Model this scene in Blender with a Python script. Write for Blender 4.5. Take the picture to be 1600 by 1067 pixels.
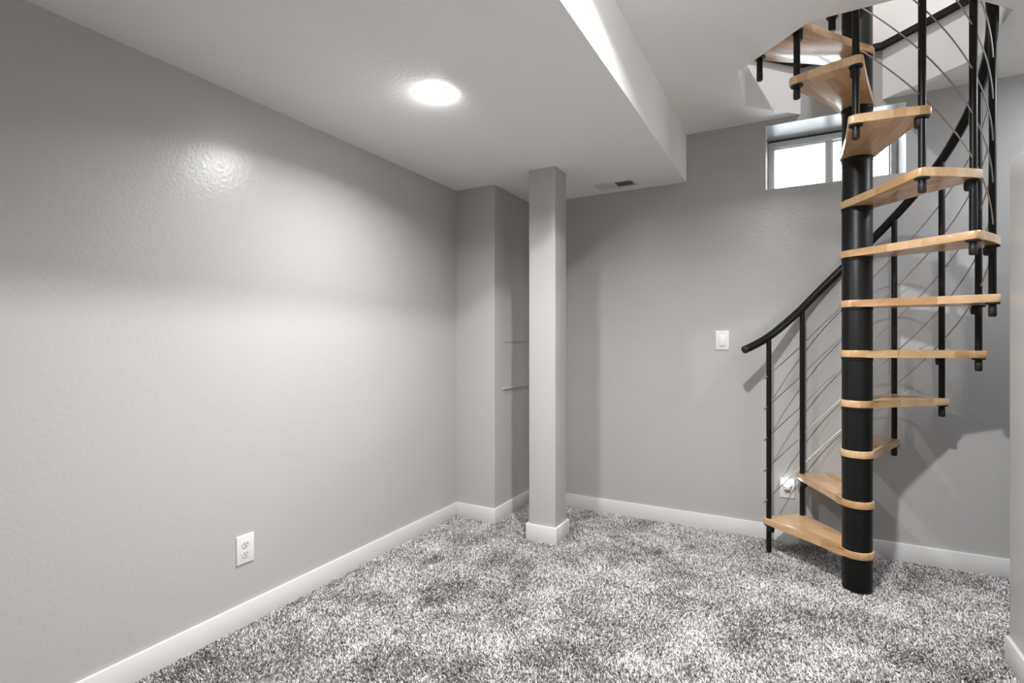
import bpy, bmesh, math, random
import numpy as np
from mathutils import Vector, Matrix, noise

# ------------------------------------------------------------------ clear
for o in list(bpy.data.objects):
    bpy.data.objects.remove(o)
scene = bpy.context.scene
C = scene.collection
PI = math.pi
random.seed(7)

# ------------------------------------------------------------------ camera
cam_data = bpy.data.cameras.new('camera')
cam = bpy.data.objects.new('camera', cam_data)
C.objects.link(cam)
cam.location = (0, 0, 1.15)
cam.rotation_euler = (PI / 2, 0, 0.4977)
cam_data.sensor_width = 36.0
cam_data.sensor_fit = 'HORIZONTAL'
cam_data.lens = 816.19 / 1600 * 36
cam_data.shift_y = -0.83 / 1600
cam_data.clip_start = 0.02
scene.camera = cam

# ------------------------------------------------------------------ sky, exposure
LAMP = 30.0           # watts of the round ceiling lamps
SKY = 14.0             # bright overcast sky outside the basement window
world = bpy.data.worlds.new('world')
scene.world = world
world.use_nodes = True
bg = world.node_tree.nodes['Background']
bg.inputs['Color'].default_value = (0.86, 0.92, 1.0, 1)
bg.inputs['Strength'].default_value = SKY
vs = scene.view_settings
vs.view_transform = 'Standard'
vs.look = 'None'
vs.gamma = 1
vs.use_curve_mapping = False
vs.exposure = 0.41
try:
    scene.cycles.max_bounces = 10
    scene.cycles.diffuse_bounces = 8
    scene.cycles.sample_clamp_indirect = 6.0
except Exception:
    pass

# ------------------------------------------------------------------ dimensions (metres)
XL = -1.965           # left wall
YB = 3.382            # back wall
YF = -2.6             # wall behind the camera
XR = 1.75             # far right wall
Z1 = 2.139            # lowered ceiling
Z2 = 2.434            # main ceiling
Z3 = 2.715            # upper floor level
XS = -0.60            # edge of the lowered ceiling
BBH, BBT = 0.091, 0.012
PX, PY = 0.2495, 2.893   # stair pole
RB = 0.4625              # radius of the balusters
A0, DA = 144.85, 26.695  # first baluster's angle, angle per tread
NT = 11
ZT0, RISE, TT = 0.156, 0.2297, 0.033


# ------------------------------------------------------------------ materials
def new_mat(name):
    m = bpy.data.materials.new(name)
    m.use_nodes = True
    nt = m.node_tree
    return m, nt, nt.nodes['Principled BSDF']


def simple(name, col, rough=0.5, metal=0.0, spec=0.5, bump=None, coat=0.0):
    m, nt, b = new_mat(name)
    b.inputs['Base Color'].default_value = (*col, 1)
    b.inputs['Roughness'].default_value = rough
    b.inputs['Metallic'].default_value = metal
    b.inputs['Specular IOR Level'].default_value = spec
    b.inputs['Coat Weight'].default_value = coat
    if bump:
        scale, dist, detail = bump
        tc = nt.nodes.new('ShaderNodeTexCoord')
        n = nt.nodes.new('ShaderNodeTexNoise')
        n.inputs['Scale'].default_value = scale
        n.inputs['Detail'].default_value = detail
        n.inputs['Roughness'].default_value = 0.5
        bp = nt.nodes.new('ShaderNodeBump')
        bp.inputs['Strength'].default_value = 1.0
        bp.inputs['Distance'].default_value = dist
        nt.links.new(tc.outputs['Object'], n.inputs['Vector'])
        nt.links.new(n.outputs['Fac'], bp.inputs['Height'])
        nt.links.new(bp.outputs['Normal'], b.inputs['Normal'])
    return m


M = {}
M['wall'] = simple('wall_paint_grey', (0.432, 0.425, 0.418), 0.30, spec=0.4, bump=(75, 0.0007, 2.5))
M['ceil'] = simple('ceiling_paint', (0.91, 0.904, 0.895), 0.6, spec=0.3, bump=(60, 0.0009, 2.0))
M['upper'] = simple('upper_room_paint', (0.80, 0.775, 0.755), 0.6, spec=0.3, bump=(60, 0.0008, 2.0))
M['trim'] = simple('white_trim_paint', (0.67, 0.664, 0.66), 0.35, spec=0.5, bump=(30, 0.0003, 1.0))
M['plastic'] = simple('white_plastic', (0.69, 0.685, 0.68), 0.3, spec=0.5)
M['plastic_shade'] = simple('receptacle_plastic', (0.62, 0.615, 0.61), 0.35)
M['slot'] = simple('dark_slot', (0.03, 0.03, 0.03), 0.7)
M['black'] = simple('black_powder_coat', (0.006, 0.0058, 0.0058), 0.40, spec=0.28, bump=(420, 0.00015, 2.0))
M['rubber'] = simple('black_plastic', (0.014, 0.013, 0.013), 0.5, spec=0.4)
M['steel'] = simple('stainless_cable', (0.42, 0.405, 0.39), 0.30, metal=1.0, bump=(900, 0.0002, 1.0))
M['vent'] = simple('vent_enamel', (0.72, 0.71, 0.69), 0.45)
M['duct'] = simple('dark_duct', (0.02, 0.02, 0.02), 0.8)
M['vinyl'] = simple('window_vinyl', (0.80, 0.81, 0.82), 0.35)
M['near_black'] = simple('window_gap_shade', (0.05, 0.05, 0.05), 0.6)  # painted shade for the gap above the window frame; reused on the pipe clamp
M['screw'] = simple('painted_screw', (0.6, 0.59, 0.57), 0.35)
M['concrete'] = simple('pale_concrete', (0.55, 0.54, 0.52), 0.85, bump=(25, 0.003, 5))
M['fence'] = simple('weathered_fence_wood', (0.24, 0.22, 0.20), 0.75, bump=(40, 0.001, 4))
M['leaf'] = simple('shrub_leaf', (0.30, 0.37, 0.22), 0.6, bump=(60, 0.0005, 2))
M['stem'] = simple('shrub_stem', (0.20, 0.14, 0.09), 0.8)
M['carpet_base'] = simple('carpet_backing', (0.11, 0.105, 0.10), 0.95, spec=0.1, bump=(300, 0.004, 3))


def emit(name, col, strength):
    m, nt, b = new_mat(name)
    b.inputs['Base Color'].default_value = (0.8, 0.8, 0.8, 1)
    b.inputs['Emission Color'].default_value = (*col, 1)
    b.inputs['Emission Strength'].default_value = strength
    return m


M['lamp'] = emit('lamp_diffuser', (1.0, 0.985, 0.97), 90.0)
M['night'] = emit('night_light_lens', (0.93, 0.97, 1.0), 3.2)


def glass_mat():
    m, nt, b = new_mat('window_glass')
    nt.nodes.remove(b)
    out = nt.nodes['Material Output']
    tr = nt.nodes.new('ShaderNodeBsdfTransparent')
    tr.inputs['Color'].default_value = (0.95, 0.97, 0.97, 1)
    gl = nt.nodes.new('ShaderNodeBsdfGlossy')
    gl.inputs['Roughness'].default_value = 0.02
    fr = nt.nodes.new('ShaderNodeFresnel')
    fr.inputs['IOR'].default_value = 1.45
    mx = nt.nodes.new('ShaderNodeMixShader')
    nt.links.new(fr.outputs[0], mx.inputs[0])
    nt.links.new(tr.outputs[0], mx.inputs[1])
    nt.links.new(gl.outputs[0], mx.inputs[2])
    nt.links.new(mx.outputs[0], out.inputs['Surface'])
    return m


M['glass'] = glass_mat()


def wood_mat():
    """laminated beech: glued staves along the tread, each with its own tone, fine grain, clear lacquer"""
    m, nt, b = new_mat('lacquered_beech')
    N, L = nt.nodes, nt.links
    tc = N.new('ShaderNodeTexCoord')
    oi = N.new('ShaderNodeObjectInfo')
    add = N.new('ShaderNodeVectorMath'); add.operation = 'ADD'
    mul = N.new('ShaderNodeVectorMath'); mul.operation = 'SCALE'
    comb = N.new('ShaderNodeCombineXYZ')
    L.new(oi.outputs['Random'], comb.inputs[0]); L.new(oi.outputs['Random'], comb.inputs[1])
    L.new(comb.outputs[0], mul.inputs[0]); mul.inputs['Scale'].default_value = 3.7
    L.new(tc.outputs['Object'], add.inputs[0]); L.new(mul.outputs[0], add.inputs[1])
    br = N.new('ShaderNodeTexBrick')
    br.inputs['Scale'].default_value = 1.0
    br.inputs['Brick Width'].default_value = 0.21
    br.inputs['Row Height'].default_value = 0.042
    br.inputs['Mortar Size'].default_value = 0.0
    br.inputs['Color1'].default_value = (0, 0, 0, 1)
    br.inputs['Color2'].default_value = (1, 1, 1, 1)
    br.offset = 0.37
    L.new(add.outputs[0], br.inputs['Vector'])
    mp = N.new('ShaderNodeMapping')
    mp.inputs['Scale'].default_value = (5, 60, 30)
    L.new(add.outputs[0], mp.inputs['Vector'])
    nz = N.new('ShaderNodeTexNoise')
    nz.inputs['Scale'].default_value = 1.6
    nz.inputs['Detail'].default_value = 5
    nz.inputs['Distortion'].default_value = 0.4
    L.new(mp.outputs[0], nz.inputs['Vector'])
    r1 = N.new('ShaderNodeValToRGB')
    r1.color_ramp.elements[0].color = (0.47, 0.27, 0.125, 1)
    r1.color_ramp.elements[1].color = (0.69, 0.475, 0.275, 1)
    e = r1.color_ramp.elements.new(0.5); e.color = (0.615, 0.40, 0.215, 1)
    L.new(br.outputs['Color'], r1.inputs[0])
    r2 = N.new('ShaderNodeValToRGB')
    r2.color_ramp.elements[0].position = 0.3; r2.color_ramp.elements[0].color = (0.86, 0.83, 0.79, 1)
    r2.color_ramp.elements[1].position = 0.7; r2.color_ramp.elements[1].color = (1.03, 1.03, 1.03, 1)
    L.new(nz.outputs['Fac'], r2.inputs[0])
    mx = N.new('ShaderNodeMixRGB'); mx.blend_type = 'MULTIPLY'; mx.inputs[0].default_value = 1.0
    L.new(r1.outputs[0], mx.inputs[1]); L.new(r2.outputs[0], mx.inputs[2])
    L.new(mx.outputs[0], b.inputs['Base Color'])
    b.inputs['Roughness'].default_value = 0.32
    b.inputs['Coat Weight'].default_value = 0.5
    b.inputs['Coat Roughness'].default_value = 0.16
    bp = N.new('ShaderNodeBump'); bp.inputs['Distance'].default_value = 0.0003
    L.new(nz.outputs['Fac'], bp.inputs['Height'])
    L.new(bp.outputs['Normal'], b.inputs['Normal'])
    return m


M['wood'] = wood_mat()


def yarn_mat():
    m, nt, b = new_mat('carpet_yarn')
    at = nt.nodes.new('ShaderNodeAttribute')
    at.attribute_name = 'yarn'
    nt.links.new(at.outputs['Color'], b.inputs['Base Color'])
    b.inputs['Roughness'].default_value = 0.85
    b.inputs['Specular IOR Level'].default_value = 0.15
    return m


M['yarn'] = yarn_mat()


# ------------------------------------------------------------------ helpers
def obj(name, bm, mat, parent=None, smooth=False, loc=None, rotz=None):
    me = bpy.data.meshes.new(name)
    bmesh.ops.recalc_face_normals(bm, faces=bm.faces)
    bm.to_mesh(me)
    bm.free()
    me.materials.append(mat)
    if smooth:
        for p in me.polygons:
            p.use_smooth = True
        try:
            me.set_sharp_from_angle(angle=math.radians(40))
        except Exception:
            pass
    o = bpy.data.objects.new(name, me)
    C.objects.link(o)
    if parent:
        o.parent = parent
    if loc is not None:
        o.location = loc
    if rotz is not None:
        o.rotation_euler = (0, 0, rotz)
    return o


def inst(name, me, parent, loc=(0, 0, 0), rot=(0, 0, 0)):
    o = bpy.data.objects.new(name, me)
    C.objects.link(o)
    o.parent = parent
    o.location = loc
    o.rotation_euler = rot
    return o


def thing(name, label, cat, loc=(0, 0, 0), rotz=0, group=None):
    o = bpy.data.objects.new(name, None)
    C.objects.link(o)
    o.empty_display_size = 0.1
    o.location = loc
    o.rotation_euler = (0, 0, rotz)
    o['label'] = label
    o['category'] = cat
    if group:
        o['group'] = group
    return o


def struct(o, label=None):
    o['kind'] = 'structure'
    if label:
        o['label'] = label
    return o


def box(bm, x0, x1, y0, y1, z0, z1):
    v = [bm.verts.new(p) for p in ((x0, y0, z0), (x1, y0, z0), (x1, y1, z0), (x0, y1, z0),
                                   (x0, y0, z1), (x1, y0, z1), (x1, y1, z1), (x0, y1, z1))]
    for f in ((0, 3, 2, 1), (4, 5, 6, 7), (0, 1, 5, 4), (1, 2, 6, 5), (2, 3, 7, 6), (3, 0, 4, 7)):
        bm.faces.new([v[i] for i in f])
    return bm


def bbox(x0, x1, y0, y1, z0, z1, bevel=0.0, seg=2):
    bm = bmesh.new()
    box(bm, x0, x1, y0, y1, z0, z1)
    if bevel:
        bmesh.ops.bevel(bm, geom=bm.edges[:], offset=bevel, segments=seg, affect='EDGES', profile=0.5)
    return bm


def prism(pts, z0, z1, bevel=0.0, seg=2):
    bm = bmesh.new()
    lo = [bm.verts.new((x, y, z0)) for x, y in pts]
    hi = [bm.verts.new((x, y, z1)) for x, y in pts]
    n = len(pts)
    bot = bm.faces.new(list(reversed(lo)))
    top = bm.faces.new(hi)
    for i in range(n):
        bm.faces.new((lo[i], lo[(i + 1) % n], hi[(i + 1) % n], hi[i]))
    if bevel:
        ed = [e for e in bm.edges if all(v in lo for v in e.verts) or all(v in hi for v in e.verts)]
        bmesh.ops.bevel(bm, geom=ed, offset=bevel, segments=seg, affect='EDGES', profile=0.5)
    return bm


def lathe(prof, n=32, axis_pts=True):
    """revolve (r, z) about z"""
    bm = bmesh.new()
    rings = []
    for r, z in prof:
        if r < 1e-6:
            rings.append([bm.verts.new((0, 0, z))])
        else:
            rings.append([bm.verts.new((r * math.cos(2 * PI * i / n), r * math.sin(2 * PI * i / n), z)) for i in range(n)])
    for a, b in zip(rings, rings[1:]):
        for i in range(n):
            j = (i + 1) % n
            if len(a) == 1 and len(b) == 1:
                continue
            if len(a) == 1:
                bm.faces.new((a[0], b[i], b[j]))
            elif len(b) == 1:
                bm.faces.new((a[i], a[j], b[0]))
            else:
                bm.faces.new((a[i], a[j], b[j], b[i]))
    return bm


def tube(path, r, n=12, cap=True, rr=None):
    """tube swept along a list of points, parallel-transported frame"""
    bm = bmesh.new()
    pts = [Vector(p) for p in path]
    t0 = (pts[1] - pts[0]).normalized()
    up = Vector((0, 0, 1)) if abs(t0.z) < 0.9 else Vector((1, 0, 0))
    u = t0.cross(up).normalized()
    rings = []
    for i, p in enumerate(pts):
        if i == 0:
            t = t0
        elif i == len(pts) - 1:
            t = (pts[i] - pts[i - 1]).normalized()
        else:
            t = (pts[i + 1] - pts[i - 1]).normalized()
        u = (u - t * u.dot(t)).normalized()
        w = t.cross(u)
        rad = rr[i] if rr else r
        rings.append([bm.verts.new(p + (u * math.cos(2 * PI * k / n) + w * math.sin(2 * PI * k / n)) * rad) for k in range(n)])
    for a, b in zip(rings, rings[1:]):
        for k in range(n):
            j = (k + 1) % n
            bm.faces.new((a[k], a[j], b[j], b[k]))
    if cap:
        bm.faces.new(list(reversed(rings[0])))
        bm.faces.new(rings[-1])
    return bm


# ------------------------------------------------------------------ the room shell
fl = obj('floor', bbox(XL - 0.1, XR + 0.1, YF - 0.1, YB + 0.1, -0.12, -0.006), M['carpet_base'])
struct(fl, 'carpeted basement floor')

bm = bmesh.new(); box(bm, XL - 0.12, XL, YF, YB, -0.05, Z1)
struct(obj('wall_left', bm, M['wall']), 'long grey painted wall with a white outlet near the floor')

# wall chase in the far corner
CX, CY = -1.676, 2.851
bm = bmesh.new(); box(bm, XL, CX, CY, YB, -0.05, Z1)
ed = [e for e in bm.edges if all(abs(v.co.x - CX) < 1e-5 and abs(v.co.y - CY) < 1e-5 for v in e.verts)]
bmesh.ops.bevel(bm, geom=ed, offset=0.006, segments=3, affect='EDGES', profile=0.5)
struct(obj('wall_chase', bm, M['wall'], smooth=True), 'grey boxed-out corner behind the square column')

# back wall with a window opening, running up past the opening in the ceiling
WX0, WX1, WZ0, WZ1, WD = -0.154, 0.506, 2.030, 2.400, 0.263
TH = 0.34
bm = bmesh.new()
box(bm, XL - 0.12, WX0, YB, YB + TH, -0.05, 5.3)
box(bm, WX1, XR + 0.12, YB, YB + TH, -0.05, 5.3)
box(bm, WX0, WX1, YB, YB + TH, -0.05, WZ0)
box(bm, WX0, WX1, YB, YB + TH, WZ1, 5.3)
bmesh.ops.remove_doubles(bm, verts=bm.verts, dist=1e-5)
struct(obj('wall_back', bm, M['wall']), 'grey back wall behind the spiral staircase')

bm = bmesh.new(); box(bm, XR, XR + 0.12, YF, YB, -0.05, 5.3)
struct(obj('wall_right', bm, M['wall']))
bm = bmesh.new(); box(bm, XL - 0.12, XR + 0.12, YF - 0.12, YF, -0.05, 5.3)
struct(obj('wall_front', bm, M['wall']))

# partial-height wall beside the stair
HX, HY, HZ = 0.676, 2.510, 1.800
bm = bmesh.new(); box(bm, HX, HX + 0.13, YF, HY, -0.05, HZ)
ed = [e for e in bm.edges if all(v.co.z > HZ - 1e-4 for v in e.verts) or all(v.co.y > HY - 1e-4 for v in e.verts)]
bmesh.ops.bevel(bm, geom=ed, offset=0.006, segments=3, affect='EDGES', profile=0.5)
struct(obj('wall_partition', bm, M['wall'], smooth=True), 'partial-height grey wall at the edge beside the staircase')

# main ceiling slab with the octagonal stair opening, and the lowered ceiling
RO = 0.535
OX, OY = 0.2516, 2.911
octa = [(OX + RO * math.cos(math.radians(22.5 + 45 * k)), OY + RO * math.sin(math.radians(22.5 + 45 * k))) for k in range(8)]


def cut_y(p, q, y):
    t = (y - p[1]) / (q[1] - p[1])
    return (p[0] + t * (q[0] - p[0]), y)


cr = cut_y(octa[0], octa[1], YB)
cl = cut_y(octa[3], octa[2], YB)
cr = (0.405, YB)
octa[0] = (0.722, 3.088)
octa[7] = (0.740, 2.705)
inner = [cr, octa[0], octa[7], octa[6], octa[5], octa[4], octa[3], cl]
poly = [(XS, YF), (XR, YF), (XR, YB)] + inner + [(XS, YB)]
bm = prism(poly, Z2, Z3)
struct(obj('ceiling', bm, M['ceil']), 'main ceiling with an octagonal opening for the staircase')
bm = bmesh.new(); box(bm, XL - 0.12, XS, YF, YB, Z1, Z3)
ed = [e for e in bm.edges if all(abs(v.co.x - XS) < 1e-5 and v.co.z < Z1 + 1e-4 for v in e.verts)]
bmesh.ops.bevel(bm, geom=ed, offset=0.005, segments=2, affect='EDGES', profile=0.5)
struct(obj('lower_ceiling', bm, M['ceil'], smooth=True), 'dropped lower ceiling over the column side of the room')

# upper room seen through the opening
bm = bmesh.new(); box(bm, XL - 0.12, XL, YF, YB, Z3, 5.3)
struct(obj('wall_upper_left', bm, M['upper']))
bm = bmesh.new(); box(bm, XL, XR, YB - 0.012, YB - 0.001, Z3, 5.2)
struct(obj('wall_upper_back', bm, M['upper']), 'pale wall of the room above the stair opening')
bm = bmesh.new(); box(bm, XL - 0.12, XR + 0.12, YF - 0.12, YB + TH, 5.2, 5.35)
struct(obj('ceiling_upper', bm, M['upper']))

# black edging round the stair opening on the floor above
bm = bmesh.new()
path_pts = [octa[5], octa[4], octa[3], cl, cr, octa[0], octa[7], octa[6]]


def inset(p, d):
    v = Vector((PX - p[0], PY - p[1])); v.normalize()
    return (p[0] + v.x * d, p[1] + v.y * d)


ins = [inset(p, 0.022) for p in path_pts]
rows = []
for (p, q) in zip(path_pts, ins):
    yq = min(q[1], YB - 0.03)
    rows.append([bm.verts.new((p[0], min(p[1], YB - 0.0005), Z3 - 0.018)), bm.verts.new((q[0], yq, Z3 - 0.018)),
                 bm.verts.new((q[0], yq, Z3 + 0.012)), bm.verts.new((p[0], min(p[1], YB - 0.0005), Z3 + 0.012))])
for a, b in zip(rows, rows[1:]):
    for i in range(4):
        bm.faces.new((a[i], a[(i + 1) % 4], b[(i + 1) % 4], b[i]))
bm.faces.new(list(reversed(rows[0]))); bm.faces.new(rows[-1])
struct(obj('trim_1', bm, M['black']), 'black edging along the top of the stair opening')

# square column with its white base
KX0, KX1, KY0, KY1 = -1.362, -1.195, 2.712, 2.872
bm = bmesh.new(); box(bm, KX0, KX1, KY0, KY1, -0.02, Z1)
ed = [e for e in bm.edges if abs(e.verts[0].co.z - e.verts[1].co.z) > 1]
bmesh.ops.bevel(bm, geom=ed, offset=0.005, segments=3, affect='EDGES', profile=0.5)
col = struct(obj('column', bm, M['wall'], smooth=True), 'square grey column with a white base, standing on the carpet')
bt = 0.014
for (a, b, c, d) in ((KX0 - bt, KX1 + bt, KY0 - bt, KY0), (KX0 - bt, KX1 + bt, KY1, KY1 + bt),
                     (KX0 - bt, KX0, KY0, KY1), (KX1, KX1 + bt, KY0, KY1)):
    obj('base_board', bbox(a, b, c, d, -0.01, 0.094, 0.002), M['trim'], col, smooth=True)


def baseboard(name, x0, x1, y0, y1, label):
    o = obj(name, bbox(x0, x1, y0, y1, -0.01, BBH, 0.0025), M['trim'], smooth=True)
    return struct(o, label)


baseboard('baseboard_left', XL, XL + BBT, YF, CY, 'white baseboard along the long grey wall')
baseboard('baseboard_chase_front', XL + BBT, CX + BBT, CY - BBT, CY, 'short white baseboard across the boxed-out corner')
baseboard('baseboard_chase_side', CX, CX + BBT, CY, YB - BBT, 'white baseboard on the boxed-out corner behind the column')
baseboard('baseboard_back', CX, XR, YB - BBT, YB, 'white baseboard behind the spiral staircase')
baseboard('baseboard_partition', HX - BBT - 0.002, HX, YF, HY - 0.004, 'white baseboard on the partial-height wall')

# ------------------------------------------------------------------ window
win = bpy.data.objects.new('window_1', None)
C.objects.link(win)
win.location = ((WX0 + WX1) / 2, YB + WD, WZ0)
struct(win, 'small basement window high in the back wall')
W2 = (WX1 - WX0) / 2
H = WZ1 - WZ0
F = 0.030
e = 0.0012
for (x0, x1, z0, z1) in ((-W2 + e, -W2 + F, e, H - 0.012), (W2 - F, W2 - e, e, H - 0.012),
                         (-W2 + F, W2 - F, e, F), (-W2 + F, W2 - F, H - 0.012 - F - 0.008, H - 0.012)):
    obj('window_frame', bbox(x0, x1, 0.0, 0.05, z0, z1, 0.003), M['vinyl'], win, smooth=True)
obj('window_gap_shade', bbox(-W2 + e, W2 - e, 0.004, 0.05, H - 0.012, H - e, 0), M['near_black'], win)  # dark strip painted in for the shadow gap between recess top and frame
obj('window_mullion', bbox(-0.013, 0.013, 0.006, 0.044, F, H - 0.05, 0.003), M['vinyl'], win, smooth=True)
for (x0, x1, y) in ((-W2 + F, -0.013, 0.018), (0.013, W2 - F, 0.032)):
    obj('pane', bbox(x0, x1, y, y + 0.004, F, H - 0.05), M['glass'], win)
    # slim sash strips round each pane
    s = 0.007
    for (a, b, c, d) in ((x0, x0 + s, F, H - 0.05), (x1 - s, x1, F, H - 0.05), (x0 + s, x1 - s, F, F + s), (x0 + s, x1 - s, H - 0.05 - s, H - 0.05)):
        obj('sash', bbox(a, b, y - 0.004, y + 0.008, c, d), M['vinyl'], win)

# outside: ground, light fence and a shrub
bm = bmesh.new(); box(bm, -6, 8, YB + TH + 0.9, YB + 14, 1.85, 1.95)
o = struct(obj('exterior_ground', bm, M['concrete']), 'pale ground outside the basement window')
bm = bmesh.new(); box(bm, -3, 4, YB + TH, YB + TH + 0.9, 1.50, 1.60)
struct(obj('exterior_well_floor', bm, M['concrete']))
fence = thing('fence', 'pale board fence outside the small window', 'fence', (0.6, YB + 4.0, 1.95))
fm = bbox(-0.065, 0.065, -0.01, 0.01, 0.0, 1.80, 0.004)
first = obj('board', fm, M['fence'], fence, loc=(-2.4, 0, 0))
for i in range(1, 34):
    inst('board', first.data, fence, (-2.4 + i * 0.15, random.uniform(-0.006, 0.006), random.uniform(-0.02, 0.02)))
for z in (0.3, 1.05):
    obj('rail', bbox(-2.5, 2.7, 0.011, 0.05, z, z + 0.08), M['fence'], fence)
for x in (-1.2, 0.6, 2.4):
    obj('post', bbox(x - 0.045, x + 0.045, 0.05, 0.14, 0.0, 1.5, 0.004), M['fence'], fence)
post = thing('downspout', 'slim dark pipe standing just outside the window panes', 'pipe', (0.085, YB + TH + 0.55, 1.60))
obj('pipe', lathe([(0, 0), (0.011, 0), (0.011, 1.9), (0, 1.9)], 12), M['concrete'], post, smooth=True)
obj('clamp', lathe([(0.011, 0.5), (0.016, 0.5), (0.016, 0.53), (0.011, 0.53)], 12), M['near_black'], post, smooth=True)

shrub = thing('shrub', 'leafy green shrub outside the small window', 'shrub', (0.62, YB + 2.4, 1.95))
rs = np.random.RandomState(4)
vs_, fs_ = [], []
for i in range(900):
    p = Vector(rs.normal(0, 1, 3)); p.normalize()
    p *= 0.42 * rs.uniform(0.55, 1.0)
    p.z = p.z * 1.1 + 0.55
    d = Vector(rs.normal(0, 1, 3)); d.normalize()
    s2 = d.cross(Vector((0.3, 0.5, 0.8))).normalized()
    L_, W_ = rs.uniform(0.04, 0.07), rs.uniform(0.012, 0.02)
    k = len(vs_)
    nrm = d.cross(s2) * 0.008
    vs_ += [p - d * L_ * .5, p + s2 * W_ + nrm, p + d * L_ * .5, p - s2 * W_ + nrm]
    fs_.append((k, k + 1, k + 2)); fs_.append((k, k + 2, k + 3))
me = bpy.data.meshes.new('foliage'); me.from_pydata(vs_, [], fs_); me.materials.append(M['leaf'])
o = inst('foliage', me, shrub); o['kind'] = 'stuff'
for a in range(4):
    an = a * 1.7
    obj('stem', tube([(0, 0, 0), (0.05 * math.cos(an), 0.05 * math.sin(an), 0.3), (0.16 * math.cos(an), 0.16 * math.sin(an), 0.7)], 0.012, 8), M['stem'], shrub, smooth=True)

# ------------------------------------------------------------------ spiral staircase
stair = thing('spiral_staircase', 'spiral staircase with light wooden treads on a black pole, black handrail and steel cables', 'staircase', (PX, PY, 0))


def ang(k):
    return math.radians(A0 - DA * k)


def at(k, r=RB):
    return r * math.cos(ang(k)), r * math.sin(ang(k))


def zt(k):            # underside of tread k (1..NT)
    return ZT0 + RISE * (k - 1)


def zr(k):            # centre of the handrail over baluster k
    if k < 1:
        t = max(k, -1.2)
        return 1.166 + 0.125 * t + 0.039 * t * abs(t) if t > 0 else 1.166 + 0.105 * t
    return 1.330 + RISE * (k - 1)


RP, RR = 0.0605, 0.0675
pole = obj('pole', lathe([(0, 0.0075), (RP, 0.0075), (RP, 3.62), (RP - 0.006, 3.63), (0, 3.63)], 48), M['black'], stair, smooth=True)

# tread: rounded ring round the pole, widening to the outer end
ha = math.radians(DA / 2)


def tread_outline():
    pts = []
    xo, yo = 0.473, 0.1345
    # ring, far side of the pole, from +y tangent round the back to -y tangent
    for i in range(17):
        a = math.radians(80 + 200 * i / 16)
        pts.append((RR * math.cos(a), RR * math.sin(a)))
    # lower side out to the outer corner, slightly hollow near the ring
    for t in (0.12, 0.3, 0.55, 0.8):
        y = -(RR + (yo - RR) * t) + 0.003 * math.sin(PI * t) ** 1
        pts.append((0.02 + (xo - 0.03) * t, y))
    rc = 0.018
    def corner(cx, cy, a0, a1):
        for i in range(6):
            a = math.radians(a0 + (a1 - a0) * i / 5)
            pts.append((cx + rc * math.cos(a), cy + rc * math.sin(a)))
    corner(xo - rc, -yo + rc, -84, -3)
    for i in (-2, -1, 0, 1, 2):
        pts.append((xo + 0.006 * math.cos(i * PI / 6), i * yo * 0.28))
    corner(xo - rc, yo - rc, 3, 84)
    for t in (0.8, 0.55, 0.3, 0.12):
        y = (RR + (yo - RR) * t) - 0.003 * math.sin(PI * t) ** 1
        pts.append((0.02 + (xo - 0.03) * t, y))
    return pts


tread_src = obj('tread', prism(tread_outline(), 0, TT, 0.0045, 2), M['wood'], stair, smooth=True)
tread_mesh = tread_src.data
flange_bm = lathe([(0, 0), (0.0235, 0), (0.0245, -0.003), (0.0225, -0.007), (0, -0.007)], 24)
flange_src = obj('flange', flange_bm, M['rubber'], tread_src, smooth=True)
flange_mesh = flange_src.data
sleeve_src = obj('sleeve', lathe([(0, 0), (0.0185, 0), (0.0185, -0.026), (0.014, -0.033), (0, -0.033)], 20), M['rubber'], tread_src, smooth=True)
sleeve_mesh = sleeve_src.data
collar_src = obj('collar', lathe([(RP, 0), (RP + 0.002, 0), (RP + 0.002, -0.014), (RP, -0.016)], 48), M['black'], tread_src, smooth=True)
collar_mesh = collar_src.data
bx, by = RB * math.cos(ha), RB * math.sin(ha)
for k in range(1, NT + 1):
    if k == 1:
        t = tread_src
        fr, sl, co = flange_src, sleeve_src, collar_src
    else:
        t = inst('tread', tread_mesh, stair)
        fr = inst('flange', flange_mesh, t)
        sl = inst('sleeve', sleeve_mesh, t)
        co = inst('collar', collar_mesh, t)
    t.location = (0, 0, zt(k))
    t.rotation_euler = (0, 0, ang(k - 0.5))
    fr.location = (bx, -by, 0)              # upper corner, where a baluster ends
    inst('flange', flange_mesh, t, (bx, by, 0))
    sl.location = (bx - 0.010, by - 0.004, -0.006)
    co.location = (0, 0, 0)

# balusters
RBAL = 0.0128
for k in range(0, NT + 1):
    x, y = at(k)
    z0 = 0.0075 if k == 0 else zt(k) - (0.105 if k == NT else 0.054)
    if k == NT:
        z1 = Z3 + 0.02
    elif k == NT - 1:
        z1 = zt(NT) + TT + 0.012
    else:
        z1 = zr(k)
    h = z1 - z0
    b = obj('baluster', lathe([(0, 0), (RBAL * 0.86, 0), (RBAL, 0.002), (RBAL, h), (0, h)], 20), M['black'], stair, smooth=True, loc=(x, y, z0))
    if k > 0:
        obj('end_cap', lathe([(0, -0.003), (RBAL * 0.8, -0.003), (RBAL * 1.06, 0.001), (RBAL * 1.06, 0.030), (RBAL, 0.032)], 20), M['rubber'], b, smooth=True)

# handrail
path = [(-0.243 - PX, 3.075 - PY, 1.102)]
ks = [-0.35 + 0.12 * i for i in range(int((9.45 + 0.35) / 0.12) + 1)]
start = Vector(path[0])
nxt = []
for k in ks:
    x, y = at(k)
    nxt.append(Vector((x, y, zr(k))))
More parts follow.
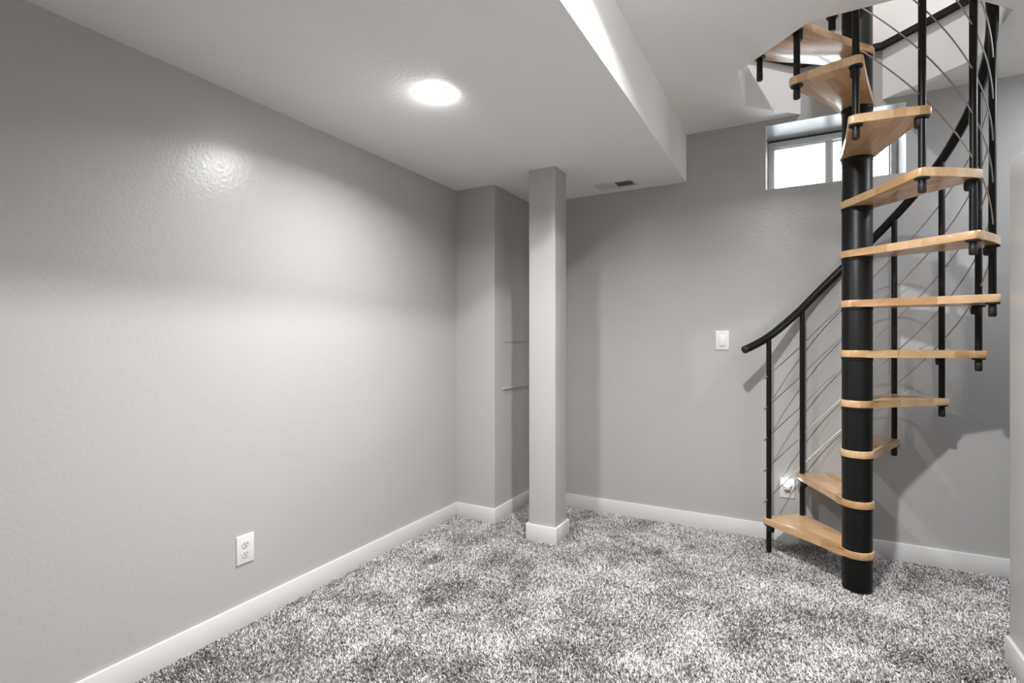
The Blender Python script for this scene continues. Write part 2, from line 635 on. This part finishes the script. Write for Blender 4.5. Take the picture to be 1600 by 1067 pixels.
# blend the free end into the spiral
b0 = nxt[3]
for i in range(1, 6):
    t = i / 6
    q = start.lerp(b0, t)
    q.x += -0.004 * math.sin(PI * t)
    q.z += -0.006 * math.sin(PI * t)
    path.append(tuple(q))
path += [tuple(v) for v in nxt[3:]]
for _ in range(14):          # ease the bend where the free end meets the spiral
    new = list(path)
    for i in range(1, 13):
        new[i] = tuple((path[i - 1][j] + 2 * path[i][j] + path[i + 1][j]) / 4 for j in range(3))
    path = new
rail = obj('handrail', tube(path, 0.0205, 20), M['black'], stair, smooth=True)
d = (Vector(path[0]) - Vector(path[1])).normalized()
cap = obj('end_cap', lathe([(0, -0.010), (0.0208, -0.010), (0.0208, 0.003), (0.0175, 0.007), (0, 0.008)], 20), M['rubber'], rail, smooth=True)
cap.rotation_mode = 'QUATERNION'
cap.rotation_quaternion = Vector((0, 0, 1)).rotation_difference(d)
cap.location = path[0]

# five cables following the handrail
for off in (0.203, 0.369, 0.536, 0.704, 0.872):
    pts = []
    kk = [-0.18 + 0.1 * i for i in range(int(9.3 / 0.1))]
    for k in kk:
        x, y = at(k, RB + 0.002)
        pts.append((x, y, zr(k) - off))
    cb = obj('cable', tube(pts, 0.0026, 8), M['steel'], stair, smooth=True)
    dd = (Vector(pts[0]) - Vector(pts[1])).normalized()
    fr = obj('cable_end', lathe([(0, -0.004), (0.0042, -0.004), (0.0042, 0.010), (0, 0.011)], 10), M['steel'], cb, smooth=True)
    x, y = at(0, RB + 0.002)
    fr.rotation_mode = 'QUATERNION'
    fr.rotation_quaternion = Vector((0, 0, 1)).rotation_difference(dd)
    tz = zr(-0.045) - off
    x, y = at(-0.045, RB + 0.002)
    fr.location = (x, y, tz)

# landing at the top, reaching the edge of the opening
lx = octa[4][0] - PX + 0.031
lpts = [(RR * math.cos(a), RR * math.sin(a)) for a in [math.radians(-110 + i * 20) for i in range(0, 11)]]
lpts = lpts + [(0.02, 0.19), (lx, 0.19), (lx, -0.185), (-0.02, -0.185)]
hull_l = [(0.055, -0.06), (0.0675, 0.0), (0.055, 0.06), (0.02, 0.17), (lx, 0.19), (lx, -0.19), (0.0, -0.12)]
land = obj('landing', prism(hull_l, Z3 - 0.022, Z3 + 0.011, 0.004), M['upper'], stair, smooth=True)
for (x, y) in ((-0.098, 0.022), (lx + 0.05, -0.13)):
    f2 = inst('flange', flange_mesh, land, (x, y, Z3 - 0.022))
    obj('post_end', lathe([(0, 0), (0.0155, 0), (0.0155, -0.062), (0.012, -0.066), (0, -0.066)], 18), M['rubber'], land, smooth=True, loc=(x, y, Z3 - 0.024))
# fixing bracket on the edge of the opening
br = obj('bracket', bbox(octa[4][0] - PX + 0.0005, octa[4][0] - PX + 0.008, -0.31 + 0.0, -0.20, Z2 + 0.006, Z2 + 0.055, 0.002), M['black'], stair)
for yy in (-0.285, -0.225):
    bo = obj('bolt', lathe([(0, 0), (0.012, 0), (0.012, 0.022), (0.009, 0.026), (0, 0.026)], 12), M['rubber'], br, smooth=True, loc=(octa[4][0] - PX + 0.006, yy, Z2 + 0.03))
    bo.rotation_euler = (0, PI / 2, 0)

# ------------------------------------------------------------------ ceiling lamps
def ceiling_lamp(label, x, y, z, power=1.0, spread=146, color=(1.0, 0.99, 0.98)):
    t = thing('ceiling_light', label, 'ceiling light', (x, y, z), 0, 'round ceiling lights')
    obj('trim_ring', lathe([(0.050, -0.0005), (0.058, -0.0005), (0.058, -0.0012), (0.056, -0.002), (0.051, -0.0022), (0.050, -0.0016)], 40), M['plastic'], t, smooth=True)
    obj('diffuser', lathe([(0.050 * math.sin(i * PI / 16), -0.002 - 0.018 * math.cos(i * PI / 16)) for i in range(9)] + [(0, -0.001)], 40), M['lamp'], t, smooth=True)
    ld = bpy.data.lights.new('lamp_glow', 'AREA')
    ld.shape = 'DISK'
    ld.size = 0.098
    ld.energy = LAMP * power
    ld.spread = math.radians(spread)
    ld.color = color
    lo = bpy.data.objects.new('lamp_glow', ld)
    C.objects.link(lo)
    lo.parent = t
    lo.location = (0, 0, -0.0210)
    return t


ceiling_lamp('glowing round white light in the lowered ceiling', -1.247, 1.690, Z1, 0.53, 154)
ceiling_lamp('round light in the main ceiling above the camera side', -0.16, 1.32, Z2, 1.65, 157)
ceiling_lamp('unseen round fill light added in the lowered ceiling behind the camera', -1.26, -1.6, Z1, 0.08, 130)  # added lamp, a weak soft fill from the rear
ceiling_lamp('unseen round fill light added in the main ceiling behind the camera', 0.0, -0.7, Z2, 0.34, 140)  # added out of view to lift the partition and back wall
ceiling_lamp('cool white fill light added out of view beyond the partial-height wall', 1.5, 2.85, Z2, 0.42, 178, (0.86, 0.93, 1.0))  # added to brighten the back wall and ceiling at far right
ceiling_lamp('added round light standing in for daylight in the upper room', 0.5, 1.6, 5.2, 1.75, 175, (0.97, 0.98, 1.0))  # added lamp, brightens the upper room in place of daylight

# ------------------------------------------------------------------ air vent
VX0, VX1, VY0, VY1 = -1.127, -0.872, 3.142, 3.272
vent = thing('air_vent', 'small white two-section air vent in the lowered ceiling', 'vent', ((VX0 + VX1) / 2, (VY0 + VY1) / 2, Z1))
vw, vd = (VX1 - VX0) / 2, (VY1 - VY0) / 2
fw = 0.016
bm = bmesh.new()
box(bm, -vw, vw, -vd, -vd + fw, -0.006, 0)
box(bm, -vw, vw, vd - fw, vd, -0.006, 0)
box(bm, -vw, -vw + fw, -vd + fw, vd - fw, -0.006, 0)
box(bm, vw - fw, vw, -vd + fw, vd - fw, -0.006, 0)
box(bm, -0.006, 0.006, -vd + fw, vd - fw, -0.006, 0)
obj('frame', bm, M['vent'], vent)
obj('backing', bbox(-vw + fw, vw - fw, -vd + fw, vd - fw, -0.0012, -0.0004), M['duct'], vent)
sl_bm = bbox(-0.0005, 0.0005, -vd + fw, vd - fw, -0.0035, 0.0035)
ns = 11
slat0 = obj('slat', sl_bm, M['vent'], vent)
for side in (-1, 1):
    x0, x1 = (-vw + fw, -0.006) if side < 0 else (0.006, vw - fw)
    for i in range(ns):
        x = x0 + (i + 0.5) * (x1 - x0) / ns
        o = slat0 if (side < 0 and i == 0) else inst('slat', slat0.data, vent)
        o.location = (x, 0, -0.0045)
        o.rotation_euler = (0, math.radians(62 if side < 0 else -35), 0)
obj('lever', bbox(-0.003, 0.003, -vd + 0.004, -vd + 0.010, -0.018, -0.005, 0.001), M['vent'], vent)


# ------------------------------------------------------------------ outlets, switch (built facing local -y)
def plate(parent, w, h):
    bm = bbox(-w / 2, w / 2, -0.006, 0, -h / 2, h / 2)
    ed = [e for e in bm.edges if any(v.co.y < -0.003 for v in e.verts)]
    bmesh.ops.bevel(bm, geom=ed, offset=0.0035, segments=3, affect='EDGES', profile=0.5)
    return obj('cover_plate', bm, M['plastic'], parent, smooth=True)


def outlet(label, loc, rotz):
    t = thing('power_outlet', label, 'outlet', loc, rotz, 'wall outlets')
    plate(t, 0.077, 0.117)
    for s in (1, -1):
        prof = []
        for i in range(24):
            a = 2 * PI * i / 24
            x = 0.0172 * math.cos(a); z = 0.0172 * math.sin(a)
            z = max(-0.0135, min(0.0135, z))
            prof.append((x, z))
        bm = prism(prof, 0, 0.0022, 0.0006, 1)
        bmesh.ops.rotate(bm, verts=bm.verts, cent=(0, 0, 0), matrix=Matrix.Rotation(PI / 2, 3, 'X'))
        r = obj('receptacle', bm, M['plastic_shade'], t, smooth=True, loc=(0, -0.006, 0.0195 * s))
        for (x, w, hh) in ((-0.0065, 0.0024, 0.0085), (0.0065, 0.0024, 0.007)):
            obj('slot', bbox(x - w / 2, x + w / 2, -0.0026, -0.0020, 0.001 - 0.002, 0.001 - 0.002 + hh), M['slot'], r)
        hb = lathe([(0, 0), (0.0026, 0), (0.0026, 0.0006), (0, 0.0006)], 12)
        bmesh.ops.rotate(hb, verts=hb.verts, cent=(0, 0, 0), matrix=Matrix.Rotation(PI / 2, 3, 'X'))
        obj('slot', hb, M['slot'], r, loc=(0, -0.0020, -0.0065))
    hb = lathe([(0, 0), (0.003, 0), (0.003, 0.0006), (0.002, 0.0012), (0, 0.0012)], 14)
    bmesh.ops.rotate(hb, verts=hb.verts, cent=(0, 0, 0), matrix=Matrix.Rotation(PI / 2, 3, 'X'))
    obj('screw', hb, M['screw'], t, loc=(0, -0.006, 0))
    return t


outlet('white outlet low on the long grey wall with nothing plugged in', (XL, 1.345, 0.307), PI / 2)
outlet('white outlet behind the staircase with a night light plugged in', (-0.043, YB, 0.309), 0)

nl = thing('night_light', 'small glowing white night light plugged into the outlet behind the staircase', 'night light', (-0.043, YB - 0.0083, 0.322))
bm = bbox(-0.017, 0.017, -0.024, 0.0, -0.020, 0.016, 0.006, 3)
obj('body', bm, M['plastic'], nl, smooth=True)
bm = bmesh.new()
bmesh.ops.create_uvsphere(bm, u_segments=24, v_segments=14, radius=1.0)
for v in bm.verts:
    v.co = Vector((v.co.x * 0.0235, v.co.y * 0.017 - 0.018, v.co.z * 0.024 + 0.022))
obj('lens', bm, M['night'], nl, smooth=True)

sw = thing('light_switch', 'white rocker switch on the back wall beside the handrail', 'switch', (-0.390, YB, 1.154), 0)
plate(sw, 0.077, 0.117)
bm = bbox(-0.0165, 0.0165, -0.0095, -0.005, -0.033, 0.033, 0.0015, 2)
for v in bm.verts:
    if v.co.y < -0.007:
        v.co.y += 0.0022 * (v.co.z / 0.033)
obj('rocker', bm, M['plastic'], sw, smooth=True)
for z in (0.048, -0.048):
    hb = lathe([(0, 0), (0.003, 0), (0.003, 0.0006), (0.002, 0.0012), (0, 0.0012)], 14)
    bmesh.ops.rotate(hb, verts=hb.verts, cent=(0, 0, 0), matrix=Matrix.Rotation(PI / 2, 3, 'X'))
    obj('screw', hb, M['screw'], sw, loc=(0, -0.006, z))

# two slim ledges on the side of the boxed-out corner
for z, tk, lab in ((1.146, 0.008, 'upper slim grey ledge on the boxed-out corner behind the column'),
                   (0.832, 0.016, 'lower slim grey ledge on the boxed-out corner behind the column')):
    t = thing('ledge', lab, 'ledge', (CX, 3.13, z), 0, 'slim ledges behind the column')
    dp = tk * 0.55
    obj('board', bbox(0, dp, -0.175, 0.175, 0, tk, 0.0012), M['wall'], t, smooth=True)
    obj('cleat', bbox(0, 0.0025, -0.160, 0.160, -0.008, 0, 0.0005), M['wall'], t, smooth=True)

# ------------------------------------------------------------------ carpet pile
NB = 680000
rng = np.random.RandomState(11)
bx_ = rng.uniform(XL + BBT, 1.2, NB)
by_ = rng.uniform(0.55, YB - BBT, NB)
keep = ~((bx_ < CX + BBT) & (by_ > CY - BBT))
keep &= ~((bx_ > KX0 - bt) & (bx_ < KX1 + bt) & (by_ > KY0 - bt) & (by_ < KY1 + bt))
keep &= ~((bx_ > HX - BBT - 0.002) & (bx_ < HX + 0.13) & (by_ < HY))
bx_, by_ = bx_[keep], by_[keep]
n = len(bx_)


def vnoise(x, y, cell, seed):
    r = np.random.RandomState(seed)
    g = r.uniform(-1, 1, (256, 256))
    u = x / cell + 80; v = y / cell + 80
    i = np.floor(u).astype(int); j = np.floor(v).astype(int)
    fu = u - i; fv = v - j
    fu = fu * fu * (3 - 2 * fu); fv = fv * fv * (3 - 2 * fv)
    i %= 255; j %= 255
    return (g[i, j] * (1 - fu) + g[i + 1, j] * fu) * (1 - fv) + (g[i, j + 1] * (1 - fu) + g[i + 1, j + 1] * fu) * fv


# lean of the pile: footmarks and vacuum strokes push it different ways
lx_ = 0.5 * vnoise(bx_, by_, 0.16, 1) + 0.35 * vnoise(bx_, by_, 0.06, 2)
ly_ = 0.5 * vnoise(bx_, by_, 0.17, 3) + 0.35 * vnoise(bx_, by_, 0.065, 4)
lx_ += rng.normal(0, 0.45, n); ly_ += rng.normal(0, 0.45, n)
hgt = 0.0085 * np.where((bx_ - PX) ** 2 + (by_ - PY) ** 2 < (RP + 0.002) ** 2, 0.8, 1.0) * rng.uniform(0.7, 1.25, n) * (1 + 0.25 * vnoise(bx_, by_, 0.05, 5))
wid = rng.uniform(0.0014, 0.0027, n)
az = rng.uniform(0, 2 * PI, n)
dx, dy = np.cos(az) * wid, np.sin(az) * wid
V = np.empty((n, 4, 3), np.float32)
V[:, 0] = np.stack([bx_ - dx, by_ - dy, np.full(n, -0.006)], 1)
V[:, 1] = np.stack([bx_ + dx, by_ + dy, np.full(n, -0.006)], 1)
tx, ty = bx_ + lx_ * hgt * 0.9, by_ + ly_ * hgt * 0.9
lim = YB - BBT
ty = np.minimum(ty, lim)
tx = np.maximum(tx, XL + BBT)
V[:, 2] = np.stack([tx + dx * 0.75, np.minimum(ty + dy * 0.75, lim), hgt - 0.006], 1)
V[:, 3] = np.stack([tx - dx * 0.75, np.minimum(ty - dy * 0.75, lim), hgt - 0.006 + wid * 0.3], 1)
me = bpy.data.meshes.new('carpet_pile')
me.vertices.add(n * 4)
me.vertices.foreach_set('co', V.reshape(-1))
me.loops.add(n * 4)
me.loops.foreach_set('vertex_index', np.arange(n * 4, dtype=np.int32))
me.polygons.add(n)
me.polygons.foreach_set('loop_start', np.arange(0, n * 4, 4, dtype=np.int32))
me.update(calc_edges=True)
# yarn tones: mostly pale grey with darker flecks
tone = np.where(rng.uniform(0, 1, n) < 0.33, rng.uniform(0.08, 0.30, n), rng.uniform(0.55, 0.85, n))
colr = np.stack([tone, tone * 0.972, tone * 0.965, np.ones(n)], 1).astype(np.float32)
attr = me.color_attributes.new('yarn', 'FLOAT_COLOR', 'POINT')
attr.data.foreach_set('color', np.repeat(colr, 4, axis=0).reshape(-1))
me.materials.append(M['yarn'])
pile = bpy.data.objects.new('carpet_pile', me)
C.objects.link(pile)
pile['kind'] = 'stuff'
pile['label'] = 'thick grey heathered carpet pile covering the floor'
pile['category'] = 'carpet'
